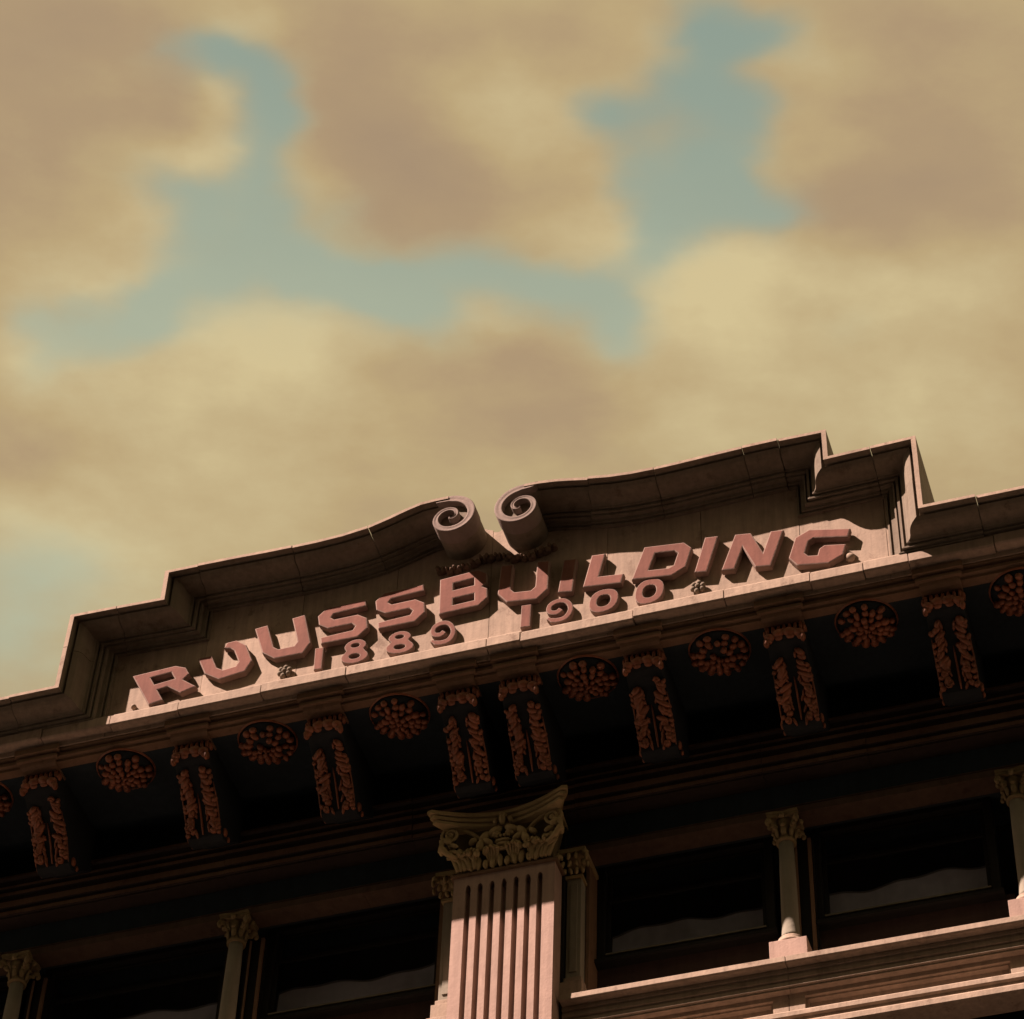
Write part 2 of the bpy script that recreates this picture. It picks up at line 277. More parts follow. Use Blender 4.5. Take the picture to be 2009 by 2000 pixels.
# ------------------------------------------------------------------ crown moulding, swept along the stepped gable
PROF = [(0, -1.05), (0, .475), (.046, .475), (.048, .40), (.056, .345), (.078, .34), (.082, .395), (.105, .38), (.130, .362), (.150, .335), (.164, .300), (.171, .265),
        (.176, .225), (.186, .195), (.204, .175), (.226, .168), (.229, .118), (.250, .116), (.252, .150), (.276, .146), (.279, .088), (.295, .086), (.297, .118), (.314, .114), (.317, .066),
        (.360, .060), (.363, .012), (.383, .010), (.385, .040), (.402, .037), (.404, -.06)]
WX, WZ = 1.12, .86
TY = -1.5
def sweep(pts, rng_, name='crown_block', jit=0.0, prof=PROF, mt_=MC, gap=.004, scaleW=1.0):
    """pts: full list of (x,z) for mitre normals; rng_: indices used for this block"""
    mb = MB_(); vs = []; idx = list(rng_)
    for q, i in enumerate(idx):
        p = Vector(pts[i]); dp = (p-Vector(pts[i-1])).normalized() if i > 0 else None
        dn = (Vector(pts[i+1])-p).normalized() if i < len(pts)-1 else None
        dp = dp or dn; dn = dn or dp
        na = Vector((dp.y, -dp.x)); nb = Vector((dn.y, -dn.x)); mm = (na+nb)/(1+na.dot(nb))
        if q == 0: p = p+dn*gap
        if q == len(idx)-1: p = p-dp*gap
        for wv, pv in prof:
            vs.append((p.x+mm.x*wv*WX*scaleW, TY-pv*(1)+jit, p.y+mm.y*wv*WZ*scaleW))
    n = len(prof); fs = []
    for q in range(len(idx)-1):
        for k in range(n-1):
            a = q*n+k; fs.append((a, a+1, a+1+n, a+n))
        fs.append((q*n+n-1, q*n, (q+1)*n, (q+1)*n+n-1))
    fs.append(tuple(range(n))); fs.append(tuple((len(idx)-1)*n+k for k in range(n-1, -1, -1)))
    mb.add(vs, fs); mb.mi = [1 if (i < (len(idx)-1)*n and i % n == 1) else 0 for i in range(len(fs))]  # front fillet gets the paler stone, painting its sunlit edge into the colour
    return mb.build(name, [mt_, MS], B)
LEFT = [(-9.6, 24.18), (-8.19, 24.18), (-6.69, 24.18), (-5.54, 24.18), (-4.985, 24.18), (-4.975, 24.78), (-4.965, 25.305), (-4.39, 25.29), (-3.85, 25.27), (-3.85, 25.715), (-3.44, 25.71), (-2.99, 25.7), (-2.59, 25.685), (-2.29, 25.68), (-1.99, 25.68), (-1.69, 25.695), (-1.39, 25.74), (-1.14, 25.82), (-0.94, 25.895), (-0.77, 25.945), (-0.59, 25.955), (-0.43, 25.952)]
RIGHT = [(0.45, 25.885), (0.62, 25.882), (0.83, 25.855), (1.01, 25.815), (1.21, 25.765), (1.46, 25.715), (1.71, 25.69), (1.96, 25.685), (2.21, 25.69), (2.56, 25.705), (2.96, 25.72), (3.36, 25.725), (3.9, 25.715), (3.9, 25.27), (4.36, 25.285), (4.86, 25.3), (4.86, 24.73), (4.86, 24.18), (5.41, 24.18), (6.21, 24.18), (7.61, 24.18), (9.6, 24.18)]
def blocks(pts, cuts):
    for a, b2 in zip(cuts[:-1], cuts[1:]):
        sweep(pts, range(a, b2+1), jit=random.uniform(-.012, .012))
blocks(LEFT, [0, 1, 2, 3, 5, 7, 10, 13, 16, 21])
blocks(RIGHT, [0, 4, 7, 10, 11, 14, 16, 18, 19, 20, 21])

# tympanum wall: stones between the lower edge and the inside of the crown
def inner(pts):
    out = []
    for i, p in enumerate(pts):
        p = Vector(p); dp = (p-Vector(pts[i-1])).normalized() if i > 0 else None
        dn = (Vector(pts[i+1])-p).normalized() if i < len(pts)-1 else None
        dp = dp or dn; dn = dn or dp
        na = Vector((dp.y, -dp.x)); nb = Vector((dn.y, -dn.x)); mm = (na+nb)/(1+na.dot(nb))
        out.append((p.x+mm.x*.36*WX, p.y+mm.y*.36*WZ))
    return out
top = [p for p in inner(LEFT)] + [(-.30, 25.88), (-.18, 25.83), (-.06, 25.75), (.0, 25.70), (.07, 25.73), (.16, 25.80), (.26, 25.86), (.40, 25.70)] + [p for p in inner(RIGHT)]
def ztop(x):
    best = 24.0
    for (x0, z0), (x1, z1) in zip(top[:-1], top[1:]):
        if min(x0, x1)-1e-6 <= x <= max(x0, x1)+1e-6 and abs(x1-x0) > .05:
            best = max(best, z0+(z1-z0)*(x-x0)/(x1-x0))
    return best
seams = [-9.6, -7.3, -5.1, -4.52, -3.42, -2.28, -1.16, -.045, 1.30, 2.36, 3.45, 4.38, 5.1, 7.3, 9.6]
for a, b2 in zip(seams[:-1], seams[1:]):
    n = max(2, int((b2-a)/.06)); xs = [a+.003+(b2-a-.006)*i/n for i in range(n+1)]
    poly = [(xs[0], 23.70)]+[(xs[-1], 23.70)]+[(x, ztop(min(max(x, a+.02), b2-.02))) for x in reversed(xs)]
    j = random.uniform(-.004, .004)
    mb = MB_()
    for x0, x1 in zip(xs[:-1], xs[1:]):
        pass
    vs = []; 
    for x in xs:
        zt = ztop(min(max(x, a+.02), b2-.02)); vs += [(x, TY+j, 23.70), (x, TY+j, zt), (x, TY+.5, zt), (x, TY+.5, 23.70)]
    fs = []
    for i in range(n):
        for k in range(4): fs.append((i*4+k, i*4+(k+1)%4, (i+1)*4+(k+1)%4, (i+1)*4+k))
    fs += [(3, 2, 1, 0), (n*4, n*4+1, n*4+2, n*4+3)]
    mb.add(vs, fs); mb.build('gable_stone', MS, B)

# ledge under the lettering
LP = [(-1.485, 23.97), (-1.575, 23.955), (-1.582, 23.925), (-1.566, 23.918), (-1.57, 23.908), (-1.618, 23.90), (-1.622, 23.775), (-1.605, 23.758), (-1.485, 23.755)]
ls = [-9.6, -7.4, -5.25, -4.42, -3.6, -2.62, -1.63, -.02, .36, 1.62, 2.62, 3.55, 4.12, 4.6, 5.5, 7.4, 9.6]
for a, b2 in zip(ls[:-1], ls[1:]):
    dy = random.uniform(-.010, .008); dz = random.uniform(-.008, .008)
    MB_().prism_x([(y+dy, z+dz) for y, z in LP], a+.004, b2-.004).build('ledge_block', MS, B, bevel=.004)
# fascia and bed mouldings under the ledge, back to the soffit
MB_().prism_x([(-1.484, 23.80), (-1.484, 23.68), (-1.43, 23.67), (-1.43, 23.645), (-1.455, 23.64), (-1.455, 23.60), (-1.41, 23.59), (-1.41, 23.555), (-1.3, 23.552), (-1.3, 23.80)], -9.6, 9.6).build('fascia', MA, B)
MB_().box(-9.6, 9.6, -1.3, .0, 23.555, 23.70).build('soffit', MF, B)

# ------------------------------------------------------------------ raised letters
def letter_mesh(name, outlines, quad, yf, depth=.09, bev=.013, mats=(ML, MLE)):
    (ax, az), (bx, bz), (cx, cz), (dx, dz) = quad      # TL TR BR BL
    def mp(u_, v_):
        xt = ax+(bx-ax)*u_; zt = az+(bz-az)*u_; xb = dx+(cx-dx)*u_; zb = dz+(cz-dz)*u_
        return xb+(xt-xb)*v_, zb+(zt-zb)*v_
    cu = bpy.data.curves.new(name, 'CURVE'); cu.dimensions = '2D'; cu.fill_mode = 'BOTH'
    cu.extrude = depth/2-bev; cu.bevel_depth = bev; cu.bevel_resolution = 1; cu.offset = -bev
    for o_ in outlines:
        sp = cu.splines.new('POLY'); sp.points.add(len(o_)-1)
        for i, (a, b2) in enumerate(o_):
            x, z = mp(a, b2); sp.points[i].co = (x, z, 0, 1)
        sp.use_cyclic_u = True
    o = bpy.data.objects.new(name, cu); C.objects.link(o); dg = bpy.context.evaluated_depsgraph_get(); dg.update()
    me = bpy.data.meshes.new_from_object(o.evaluated_get(dg)); bpy.data.objects.remove(o); bpy.data.curves.remove(cu)
    vs = [(p.co.x, yf+depth/2-p.co.z, p.co.y) for p in me.vertices]; fs = [tuple(p.vertices) for p in me.polygons]
    bpy.data.meshes.remove(me); me = bpy.data.meshes.new(name); me.from_pydata(vs, [], fs); me.update()
    me.materials.append(mats[0]); me.materials.append(mats[1])
    for p in me.polygons:
        p.use_smooth = False
        p.material_index = 0 if p.normal.y < -.95 else 1
    me.name = name
    return link_mesh(name, me, B)
F = {
 'R': [[(0,0),(.30,0),(.30,.36),(.50,.36),(.66,.02),(1.0,.06),(.84,.44),(1,.58),(1,.84),(.84,1),(0,1)], [(.30,.56),(.30,.80),(.70,.80),(.70,.56)]],
 'O': [[(0,.28),(.22,0),(.78,0),(1,.26),(1,.78),(.86,1),(.66,1),(.56,.86),(.68,.80),(.73,.70),(.73,.34),(.64,.24),(.38,.24),(.28,.36),(.28,.74),(0,.76)]],
 'U': [[(0,1),(0,.24),(.20,0),(.80,0),(1,.24),(1,1),(.74,1),(.74,.34),(.66,.25),(.34,.25),(.26,.34),(.26,1)]],
 'S': [[(0,0),(.78,0),(1,.2),(1,.48),(.82,.63),(.33,.63),(.27,.70),(.33,.79),(1,.82),(1,1),(.2,1),(0,.82),(0,.56),(.18,.40),(.68,.40),(.74,.32),(.68,.22),(0,.19)]],
 'B': [[(0,0),(.82,0),(1,.16),(1,.42),(.90,.5),(1,.58),(1,.84),(.82,1),(0,1)], [(.29,.18),(.29,.36),(.72,.36),(.72,.18)], [(.29,.60),(.29,.79),(.72,.79),(.72,.60)]],
 'I': [[(0,0),(1,0),(1,1),(0,1)]],
 'L': [[(0,0),(1,0),(1,.29),(.36,.29),(.36,1),(0,1)]],
 'D': [[(0,0),(.78,0),(1,.22),(1,.80),(.80,1),(0,1)], [(.28,.25),(.28,.76),(.66,.76),(.74,.68),(.74,.32),(.66,.25)]],
 'N': [[(0,0),(.27,0),(.27,.60),(.68,0),(1,0),(1,1),(.73,1),(.73,.42),(.33,1),(0,1)]],
 'G': [[(0,.22),(.2,0),(.78,0),(1,.22),(1,.54),(.60,.54),(.52,.44),(.52,.26),(.36,.26),(.28,.34),(.28,.66),(.36,.75),(1,.75),(1,1),(.22,1),(0,.78)]],
}
LQ = [('R', [(-4.25,24.50),(-3.63,24.53),(-3.42,24.10),(-3.99,23.98)]), ('O', [(-3.52,24.70),(-2.93,24.74),(-2.74,24.22),(-3.29,24.14)]),
 ('U', [(-2.81,24.86),(-2.21,24.92),(-2.07,24.30),(-2.64,24.31)]), ('S', [(-2.07,24.95),(-1.49,24.96),(-1.42,24.38),(-1.98,24.39)]),
 ('S', [(-1.39,25.0),(-.81,25.01),(-.757,24.44),(-1.31,24.44)]), ('B', [(-.62,25.03),(-.068,25.07),(-.04,24.49),(-.606,24.47)]),
 ('U', [(.092,25.05),(.662,24.97),(.645,24.38),(.059,24.46)]), ('I', [(.82,24.93),(.973,24.91),(.928,24.40),(.76,24.43)]),
 ('L', [(1.142,24.911),(1.584,24.863),(1.48,24.377),(1.043,24.43)]), ('D', [(1.74,24.866),(2.302,24.797),(2.174,24.312),(1.595,24.392)]),
 ('I', [(2.422,24.82),(2.575,24.80),(2.434,24.277),(2.293,24.302)]), ('N', [(2.757,24.767),(3.295,24.68),(3.136,24.168),(2.591,24.25)]),
 ('G', [(3.445,24.635),(4.016,24.49),(3.889,24.0),(3.295,24.11)])]
for ch, q in LQ: letter_mesh('letter', F[ch], q, -1.588, depth=.085, bev=.015)
def oval(cx, cy, rx_, ry_, n=20, sq=1.0):
    return [(cx+rx_*math.copysign(abs(math.cos(2*math.pi*i/n))**sq, math.cos(2*math.pi*i/n)), cy+ry_*math.copysign(abs(math.sin(2*math.pi*i/n))**sq, math.sin(2*math.pi*i/n))) for i in range(n)]
def stroke(path, th):
    # smooth path then offset both sides
    pts = []
    for i in range(len(path)-1):
        p0 = Vector(path[max(i-1,0)]); p1 = Vector(path[i]); p2 = Vector(path[i+1]); p3 = Vector(path[min(i+2,len(path)-1)])
        for k in range(4):
            t = k/4; pts.append(.5*((2*p1)+(-p0+p2)*t+(2*p0-5*p1+4*p2-p3)*t*t+(-p0+3*p1-3*p2+p3)*t**3))
    pts.append(Vector(path[-1])); l = []; r = []
    for i, p in enumerate(pts):
        d = (pts[min(i+1,len(pts)-1)]-pts[max(i-1,0)]).normalized(); nn = Vector((-d.y, d.x)); h = th*(1 if i > 3 else .7)/2
        l.append(tuple(p+nn*h)); r.append(tuple(p-nn*h))
    return [l+r[::-1]]
eight_out = [(.5+.5*math.cos(a)*(1 if math.sin(a) < .0 else .9), 0) for a in []]
def eight():
    o = []
    for i in range(13):      # lower lobe, from right waist clockwise to left waist
        a = math.radians(40-260*i/12); o.append((.5+.5*math.cos(a), .29+.30*math.sin(a)))
    for i in range(13):
        a = math.radians(220-260*i/12); o.append((.5+.44*math.cos(a), .735+.265*math.sin(a)))
    return [o, oval(.5,.29,.20,.105,12), oval(.5,.745,.17,.085,12)]
NF = {'1': [[(0,0),(1,0),(1,1),(0,1)]], '0': [oval(.5,.5,.5,.5,22,.85), oval(.5,.5,.23,.25,16,.85)], '8': eight(),
      '9': stroke([(.06,.24),(.20,.12),(.45,.08),(.72,.16),(.89,.42),(.88,.70),(.70,.90),(.42,.92),(.18,.80),(.11,.60),(.20,.46),(.42,.44),(.56,.56)], .20)}
NQ = [('1', [(-2.05,24.355),(-1.945,24.345),(-1.945,24.01),(-2.04,24.02)]), ('8', [(-1.71,24.37),(-1.43,24.36),(-1.40,23.985),(-1.735,24.01)]),
 ('8', [(-1.20,24.355),(-.915,24.345),(-.865,23.99),(-1.21,24.02)]), ('9', [(-.705,24.375),(-.425,24.36),(-.38,24.0),(-.69,24.02)]),
 ('1', [(.345,24.36),(.46,24.35),(.455,24.01),(.34,24.02)]), ('9', [(.62,24.345),(.925,24.33),(.945,23.98),(.635,24.0)]),
 ('0', [(1.135,24.36),(1.465,24.335),(1.42,23.995),(1.095,24.01)]), ('0', [(1.65,24.37),(1.97,24.35),(1.935,23.985),(1.61,23.99)])]
for ch, q in NQ: letter_mesh('numeral', NF[ch], q, -1.572, depth=.07, bev=.010)
# small flower bosses at both ends of the dates and the ball stops at the ends of the name
def boss(x, z):
    mb = MB_()
    for i in range(6):
        a = i*math.pi/3+.3; mb.ell((.058*math.cos(a), -.035, .058*math.sin(a)), (.033, .035, .033), nu=7, nv=5)
    mb.ell((0, -.05, 0), (.032, .035, .032), nu=7, nv=5)
    return mb
fb = boss(0, 0).build('flower_boss', MC, B, loc=(-2.40, TY, 24.12))
o = fb.copy(); C.objects.link(o); o.parent = B; o.location = (2.32, TY, 24.12)
bs = MB_().ell((0, -.03, 0), (.055, .05, .055), nu=12, nv=8).build('ball_stop', MS, B, loc=(3.98, TY, 24.10))
o = bs.copy(); C.objects.link(o); o.parent = B; o.location = (-4.20, TY, 24.06); o.scale = (.6, .8, .6)

# ------------------------------------------------------------------ volutes
def volute(cx, cz, sgn, R0):
    """scroll end: solid drum, recessed face and a raised spiral band that starts as the crown's front edge"""
    def sp(t):     # t in quarter turns from the top
        a = math.pi/2-t*math.pi/2; return a, R0*(1-.142*t)
    out = []
    for i in range(33):
        a, r = sp(i/8); r *= .975; out.append((cx+sgn*r*math.cos(a), cz+r*math.sin(a)))
    out = out[:-1]
    root = MB_(); root.prism_y(out, YV+.075, -1.45)
    d = root.build('volute', MC, B)  # drum darker than its band: the scroll's shade is put into the colour
    band = MB_(); vs = []; n = 66; m_ = 8
    for i in range(n+1):
        t = -.35+i/n*6.55; a, r = sp(max(t, 0)) if t >= 0 else (math.pi/2-t*math.pi/2, R0)
        if t < 0: r = R0/math.cos(a-math.pi/2)*1.0
        wd = R0*(.30-.034*max(t, 0)); ri = max(r-wd, .006); co, si = math.cos(a)*sgn, math.sin(a)
        if t < 0: wd = .09; ri = r-wd
        yf = YV-.012*t/6
        for rr, yy in ((r, YV+.2), (r, yf+.010), (r-.010, yf), (r-(r-ri)*.35, yf+.012), (ri+(r-ri)*.25, yf+.006), (ri+.006, yf), (ri, yf+.010), (ri, YV+.2)):
            vs.append((cx+rr*co, yy, cz+rr*si))
    fs = []
    for i in range(n):
        for k in range(m_-1):
            a = i*m_+k; fs.append((a, a+1, a+1+m_, a+m_))
    fs += [tuple(range(m_)), tuple(n*m_+k for k in range(m_))]
    band.add(vs, fs, True); band.build('spiral_band', MV, d)
    return d
YV = -1.97
volute(-.405, 25.61, 1, .345)
volute(.415, 25.54, -1, .345)
# foliage cluster beneath the scrolls
fx = [(-.62, 25.17, .07, .055), (-.52, 25.13, .05, .06), (-.43, 25.13, .06, .05), (-.33, 25.14, .05, .035), (-.22, 25.17, .075, .035), (-.13, 25.21, .05, .055), (-.05, 25.21, .06, .065), (.05, 25.20, .05, .045), (.15, 25.16, .05, .045), (.25, 25.12, .085, .05), (.35, 25.09, .04, .04),
      (.44, 25.09, .055, .055), (.52, 25.12, .05, .05), (.60, 25.14, .075, .055), (.68, 25.17, .06, .05)]
for x, z, a, c_ in fx:
    mb = MB_(); mb.ell((0, 0, 0), (a*.95, .06, c_*.75), ry(random.uniform(-.5, .5)), nu=9, nv=6)
    mb.ell((a*.5, -.04, -c_*.3), (a*.45, .05, c_*.5), nu=7, nv=5); mb.ell((-a*.5, -.05, c_*.1), (a*.4, .045, c_*.6), nu=7, nv=5)
    mb.build('leaf_knob', MK, B, loc=(x*1.0, -1.53, z+.045))
# ------------------------------------------------------------------ brackets under the cornice
def make_bracket(x, seed):
    body = MB_()
    prof = [(-1.28, .0), (-1.36, -.02), (-1.36, -.115), (-1.40, -.15), (-1.405, -.21), (-1.36, -.25), (-1.30, -.28), (-1.20, -.345), (-1.09, -.44), (-.98, -.55), (-.89, -.66), (-.82, -.78), (-.77, -.87), (-.70, -.905), (-.60, -.87), (-.42, -.70), (-.22, -.55), (-.12, -.50), (-.12, 0)]
    body.prism_x(prof, -.20, .20)
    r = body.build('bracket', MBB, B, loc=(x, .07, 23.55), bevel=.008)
    cap = MB_()
    cap.box(-.265, .265, -1.60, -1.2, .105, .185); cap.box(-.235, .235, -1.54, -1.2, .075, .105); cap.box(-.245, .245, -1.56, -1.2, .035, .075); cap.prism_x([(-1.52, .035), (-1.50, 0), (-1.46, -.02), (-1.2, -.02), (-1.2, .035)], -.215, .215)
    cap.build('cap_moulding', MA, r, bevel=.006)
    fl = MB_()
    fl.box(-.20, .20, -1.36, -1.3, -.115, -.02, mi=1)
    for i in range(7):
        xx = -.18+.06*i; fl.ell((xx, -1.372, -.068), (.023, .03, .055), nu=8, nv=6)
    for sx in (-1, 1): fl.ell((sx*.205, -1.34, -.085), (.03, .05, .05), nu=8, nv=6)
    fl.build('fluted_band', [MB, MBB], r)['kind'] = 'stuff'
    curl = MB_()
    for i, (xx, zz_, s_) in enumerate(((-.155, -.20, 1.0), (-.055, -.165, 1.3), (.06, -.165, 1.35), (.16, -.20, 1.05))):
        curl.ell((xx, -1.405, zz_), (.058*s_, .05, .040*s_), ry(.3*math.sin(i*2.3+seed)), nu=10, nv=6)
        curl.ell((xx*1.1, -1.385, zz_-.04), (.042*s_, .04, .026*s_), nu=8, nv=5)
    for sx in (-1, 1): curl.ell((sx*.195, -1.38, -.25), (.032, .05, .055), nu=8, nv=6)
    curl.build('leaf_curl', MB, r)['kind'] = 'stuff'
    # carved leaf halves following the underside
    S = [(-1.33, -.265), (-1.20, -.345), (-1.09, -.44), (-.98, -.55), (-.89, -.66), (-.82, -.78), (-.77, -.87)]
    def under(t):
        L_ = [math.dist(a, b2) for a, b2 in zip(S[:-1], S[1:])]; tot = sum(L_)*t
        for (a, b2), l_ in zip(zip(S[:-1], S[1:]), L_):
            if tot <= l_ or (a, b2) == (S[-2], S[-1]):
                k = min(1, tot/l_); dy, dz_ = b2[0]-a[0], b2[1]-a[1]; q = math.hypot(dy, dz_)
                return a[0]+dy*k, a[1]+dz_*k, math.atan2(dz_, dy), (dz_/q, -dy/q)
            tot -= l_
    for sx in (-1, 1):
        lf = MB_(); rr = random.Random(seed*10+sx); t = .12 if rr.random() < .5 else .22
        while t < .97:
            yy, zz_, an, nn = under(t); big = rr.random(); wv = (.042+.050*math.sin(math.pi*min(1, t*1.1)))*(.75+.5*big)
            xo = sx*(.12+rr.uniform(-.022, .022)); rot = rx(an) @ rz(sx*rr.uniform(.45, 1.15))
            def at(xx, k, du=0.0): return (xx, yy+nn[0]*k+math.cos(an)*du, zz_+nn[1]*k+math.sin(an)*du)
            lf.ell(at(xo, .012), (wv*.92, .030+.016*rr.random(), .040+.016*rr.random()), rot, nu=9, nv=6)
            if rr.random() < .8: lf.ell(at(sx*(.175+rr.uniform(-.01, .01)), .020, .03), (.024+.014*rr.random(), .024+.02*rr.random(), .032), rot, nu=7, nv=5)
            if rr.random() < .6: lf.ell(at(sx*(.070+rr.uniform(-.012, .012)), .014, .02), (.016, .035+.03*rr.random(), .026), rx(an) @ rz(sx*rr.uniform(.1, .5)), nu=7, nv=5)
            if rr.random() < .3:
                a0 = rr.uniform(0, 6); lf.tube([at(xo+.032*math.cos(a0+k*.7), .045, .032*math.sin(a0+k*.7)) for k in range(6)], [.008, .012, .013, .013, .011, .006], 6)
            t += .045+.045*rr.random()
        pts = [(sx*(.195), under(t)[0]-.008, under(t)[1]-.008) for t in (.3, .45, .6, .75, .88, .98)]
        lf.tube(pts, [.004, .009, .011, .011, .010, .004], 6)
        lf.build('leaf', MB, r)['kind'] = 'stuff'
    mr_ = MB_(); pts = [(0.012*math.sin(seed), under(t)[0]-.006, under(t)[1]-.006) for t in (.42, .52, .62, .74, .86, .97)]
    mr_.tube(pts, [.004, .009, .011, .013, .013, .007], 7); mr_.build('midrib', MB, r)
    for sx in (-1, 1):
        sc2 = MB_(); sc2.ell((sx*.21, -.70, -.80), (.024, .05, .055), nu=9, nv=6); sc2.build('scroll_eye', MB, r)
        sc3 = MB_(); sc3.ell((sx*.21, -.60, -.82), (.02, .03, .035), nu=8, nv=5); sc3.build('scroll_tip', MB, r)
    return r
BX = [-8.6, -6.95, -5.33, -3.52, -1.96, -.43, .26, 1.64, 3.18, 4.87, 6.55, 8.3]
protos = [make_bracket(BX[0], 1), make_bracket(BX[1], 2), make_bracket(BX[2], 3), make_bracket(BX[3], 4)]
for i, x in enumerate(BX[4:]): copy_tree(protos[(i*3+1) % 4], B, (x, .07, 23.55))

# ------------------------------------------------------------------ rosettes in the soffit between the brackets
def make_rosette(x, seed):
    rim = MB_(); n = 36; pr = [(.318, 0), (.318, -.012), (.322, -.02), (.326, -.016), (.330, -.012), (.336, 0)]
    rim.lathe(pr, 0, 0, n); 
    bk = MB_(); bk.lathe([(.31, .0), (.30, -.03), (.25, -.065), (.16, -.10), (.08, -.115), (.02, -.118)], 0, 0, 28)
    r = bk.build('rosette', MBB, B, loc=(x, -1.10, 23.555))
    vs = []; fs = []
    mb = MB_()
    for ri, yy in pr:
        for k in range(n):
            a = 2*math.pi*k/n; vs.append((ri*math.cos(a), ri*math.sin(a), yy))
    for i in range(len(pr)-1):
        for k in range(n):
            a = i*n+k; b2 = i*n+(k+1)%n; fs.append((a, b2, b2+n, a+n))
    mb.add(vs, fs, True); mb.build('rim', MB, r)
    rr = random.Random(seed)
    pm = MB_()
    for cnt, rad, L_, wd, dz_, off in ((17, .272, .044, .036, -.050, 0), (15, .205, .050, .032, -.085, .2), (11, .140, .044, .030, -.112, .12), (7, .078, .036, .026, -.125, .3), (3, .024, .02, .018, -.13, 0)):
        for i in range(cnt):
            a = 2*math.pi*i/cnt+off+rr.uniform(-.06, .06)
            q = rr.uniform(.9, 1.3)
            if rr.random() < .12: continue
            pm.ell((rad*math.cos(a), rad*math.sin(a), dz_-.016+rr.uniform(-.012, .008)), (L_*q, wd*rr.uniform(.95, 1.35), .036*q), rz(a+rr.uniform(-.3, .3)) @ ry(.35+rr.uniform(-.35, .35)), nu=8, nv=5)
    pm.build('petals', MB, r)['kind'] = 'stuff'
    return r
RX = [-7.78, -6.14, -4.40, -2.71, -1.17, .97, 2.43, 4.02, 5.66, 7.4]
rp = [make_rosette(RX[0], 3), make_rosette(RX[1], 4), make_rosette(RX[2], 5)]
for i, x in enumerate(RX[3:]): copy_tree(rp[i % 3], B, (x, -1.10, 23.555))

# ------------------------------------------------------------------ architrave and lower beam
AP = [(-.05, 23.12), (-.225, 23.115), (-.23, 23.075), (-.185, 23.07), (-.165, 23.02), (-.165, 23.0), (-.185, 22.995), (-.185, 22.965), (-.13, 22.955), (-.13, 22.915), (-.175, 22.91), (-.175, 22.865),
      (-.135, 22.86), (-.135, 22.79), (-.165, 22.785), (-.165, 22.705), (-.115, 22.70), (-.115, 22.66), (-.145, 22.655), (-.145, 22.605), (-.118, 22.60), (-.118, 22.575), (.115, 22.57), (.115, 23.12)]
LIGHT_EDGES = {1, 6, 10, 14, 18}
aseg = [-9.6, -6.3, -3.5, -1.3, .55, 2.62, 3.75, 6.3, 9.6]
for a, b2 in zip(aseg[:-1], aseg[1:]):
    dy = random.uniform(-.006, .006)
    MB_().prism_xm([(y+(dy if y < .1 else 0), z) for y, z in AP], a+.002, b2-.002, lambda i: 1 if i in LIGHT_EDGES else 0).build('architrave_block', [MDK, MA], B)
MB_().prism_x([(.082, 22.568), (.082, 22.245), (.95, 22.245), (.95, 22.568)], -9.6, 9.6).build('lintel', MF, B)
bseg = [-9.6, -6.2, -3.28, -1.9, -.2, 2.9, 5.2, 9.6]
for a, b2 in zip(bseg[:-1], bseg[1:]):
    dy = random.uniform(-.006, .006)
    MB_().prism_x([(.078, 22.245), (.055+dy, 22.242), (.050+dy, 22.228), (.072, 22.222), (.072, 22.210), (.045+dy, 22.205), (.047+dy, 22.122), (.30, 22.118), (.30, 22.245)], a+.002, b2-.002).build('beam_block', MBE, B)

# ------------------------------------------------------------------ windows
LIVE = []
def make_window(x0, x1, z0, z1, y=.5, curtain=None, rail=None, parent=B, depth_wall=None):
    fr = MB_()
    fr.box(x0, x0+.09, y-.02, y+.10, z0, z1); fr.box(x1-.09, x1, y-.02, y+.10, z0, z1)
    fr.box(x0+.09, x1-.09, y-.02, y+.10, z1-.12, z1); fr.box(x0+.09, x1-.09, y-.02, y+.10, z0, z0+.09)
    r = fr.build('window', MW, parent, bevel=.008)
    iz = rail if rail else z0+(z1-z0)*.5
    sh = MB_()
    for a, b2, dy in ((z0+.09, iz, .02), (iz, z1-.12, .06)):
        sh.box(x0+.09, x0+.14, y+dy, y+dy+.035, a, b2); sh.box(x1-.14, x1-.09, y+dy, y+dy+.035, a, b2)
        sh.box(x0+.14, x1-.14, y+dy, y+dy+.035, a, a+.05); sh.box(x0+.14, x1-.14, y+dy, y+dy+.035, b2-.04, b2)
    sh.build('sash', MW, r, bevel=.004)
    for a, b2, dy in ((z0+.14, iz-.04, .035), (iz+.05, z1-.16, .075)):
        MB_().add([(x0+.14, y+dy, a), (x1-.14, y+dy, a), (x1-.14, y+dy, b2), (x0+.14, y+dy, b2)], [(0,1,2,3)]).build('pane', MGL, r)
    MB_().box(x0+.10, x1-.10, y-.035, y-.02, z0+.075, z0+.095).build('sash_bead', MSH, r)
    if curtain:
        ct = MB_(); zb, zt = curtain; n = 60; vs = []; rr = random.Random(int(x0*100))
        ph = rr.uniform(0, 6)
        for i in range(n+1):
            t = i/n; x = x0+.13+(x1-x0-.26)*t
            top_ = zt+.035*math.sin(ph+t*7)+.018*math.sin(ph*2+t*19)+.03*t
            fy = .005*math.sin(t*23+ph)+.003*math.sin(t*61)
            vs += [(x, y+.13+fy, zb), (x, y+.14+fy*.8, (zb+top_)/2), (x, y+.15+fy*.5, top_-.02), (x, y+.165, top_)]
        fs = [(i*4+k, (i+1)*4+k, (i+1)*4+k+1, i*4+k+1) for i in range(n) for k in range(3)]
        ct.add(vs, fs, True); ct.build('curtain', MCU, r)
    return r
CX = [-8.3, -5.98, -3.37, 2.78, 5.20, 7.9]           # colonnette axes
pil = [(-.74, .37)]
edges = [(-8.2, -6.1), (-5.86, -3.56), (-3.16, -1.06), (.62, 2.55), (2.97, 4.90), (5.38, 7.7)]
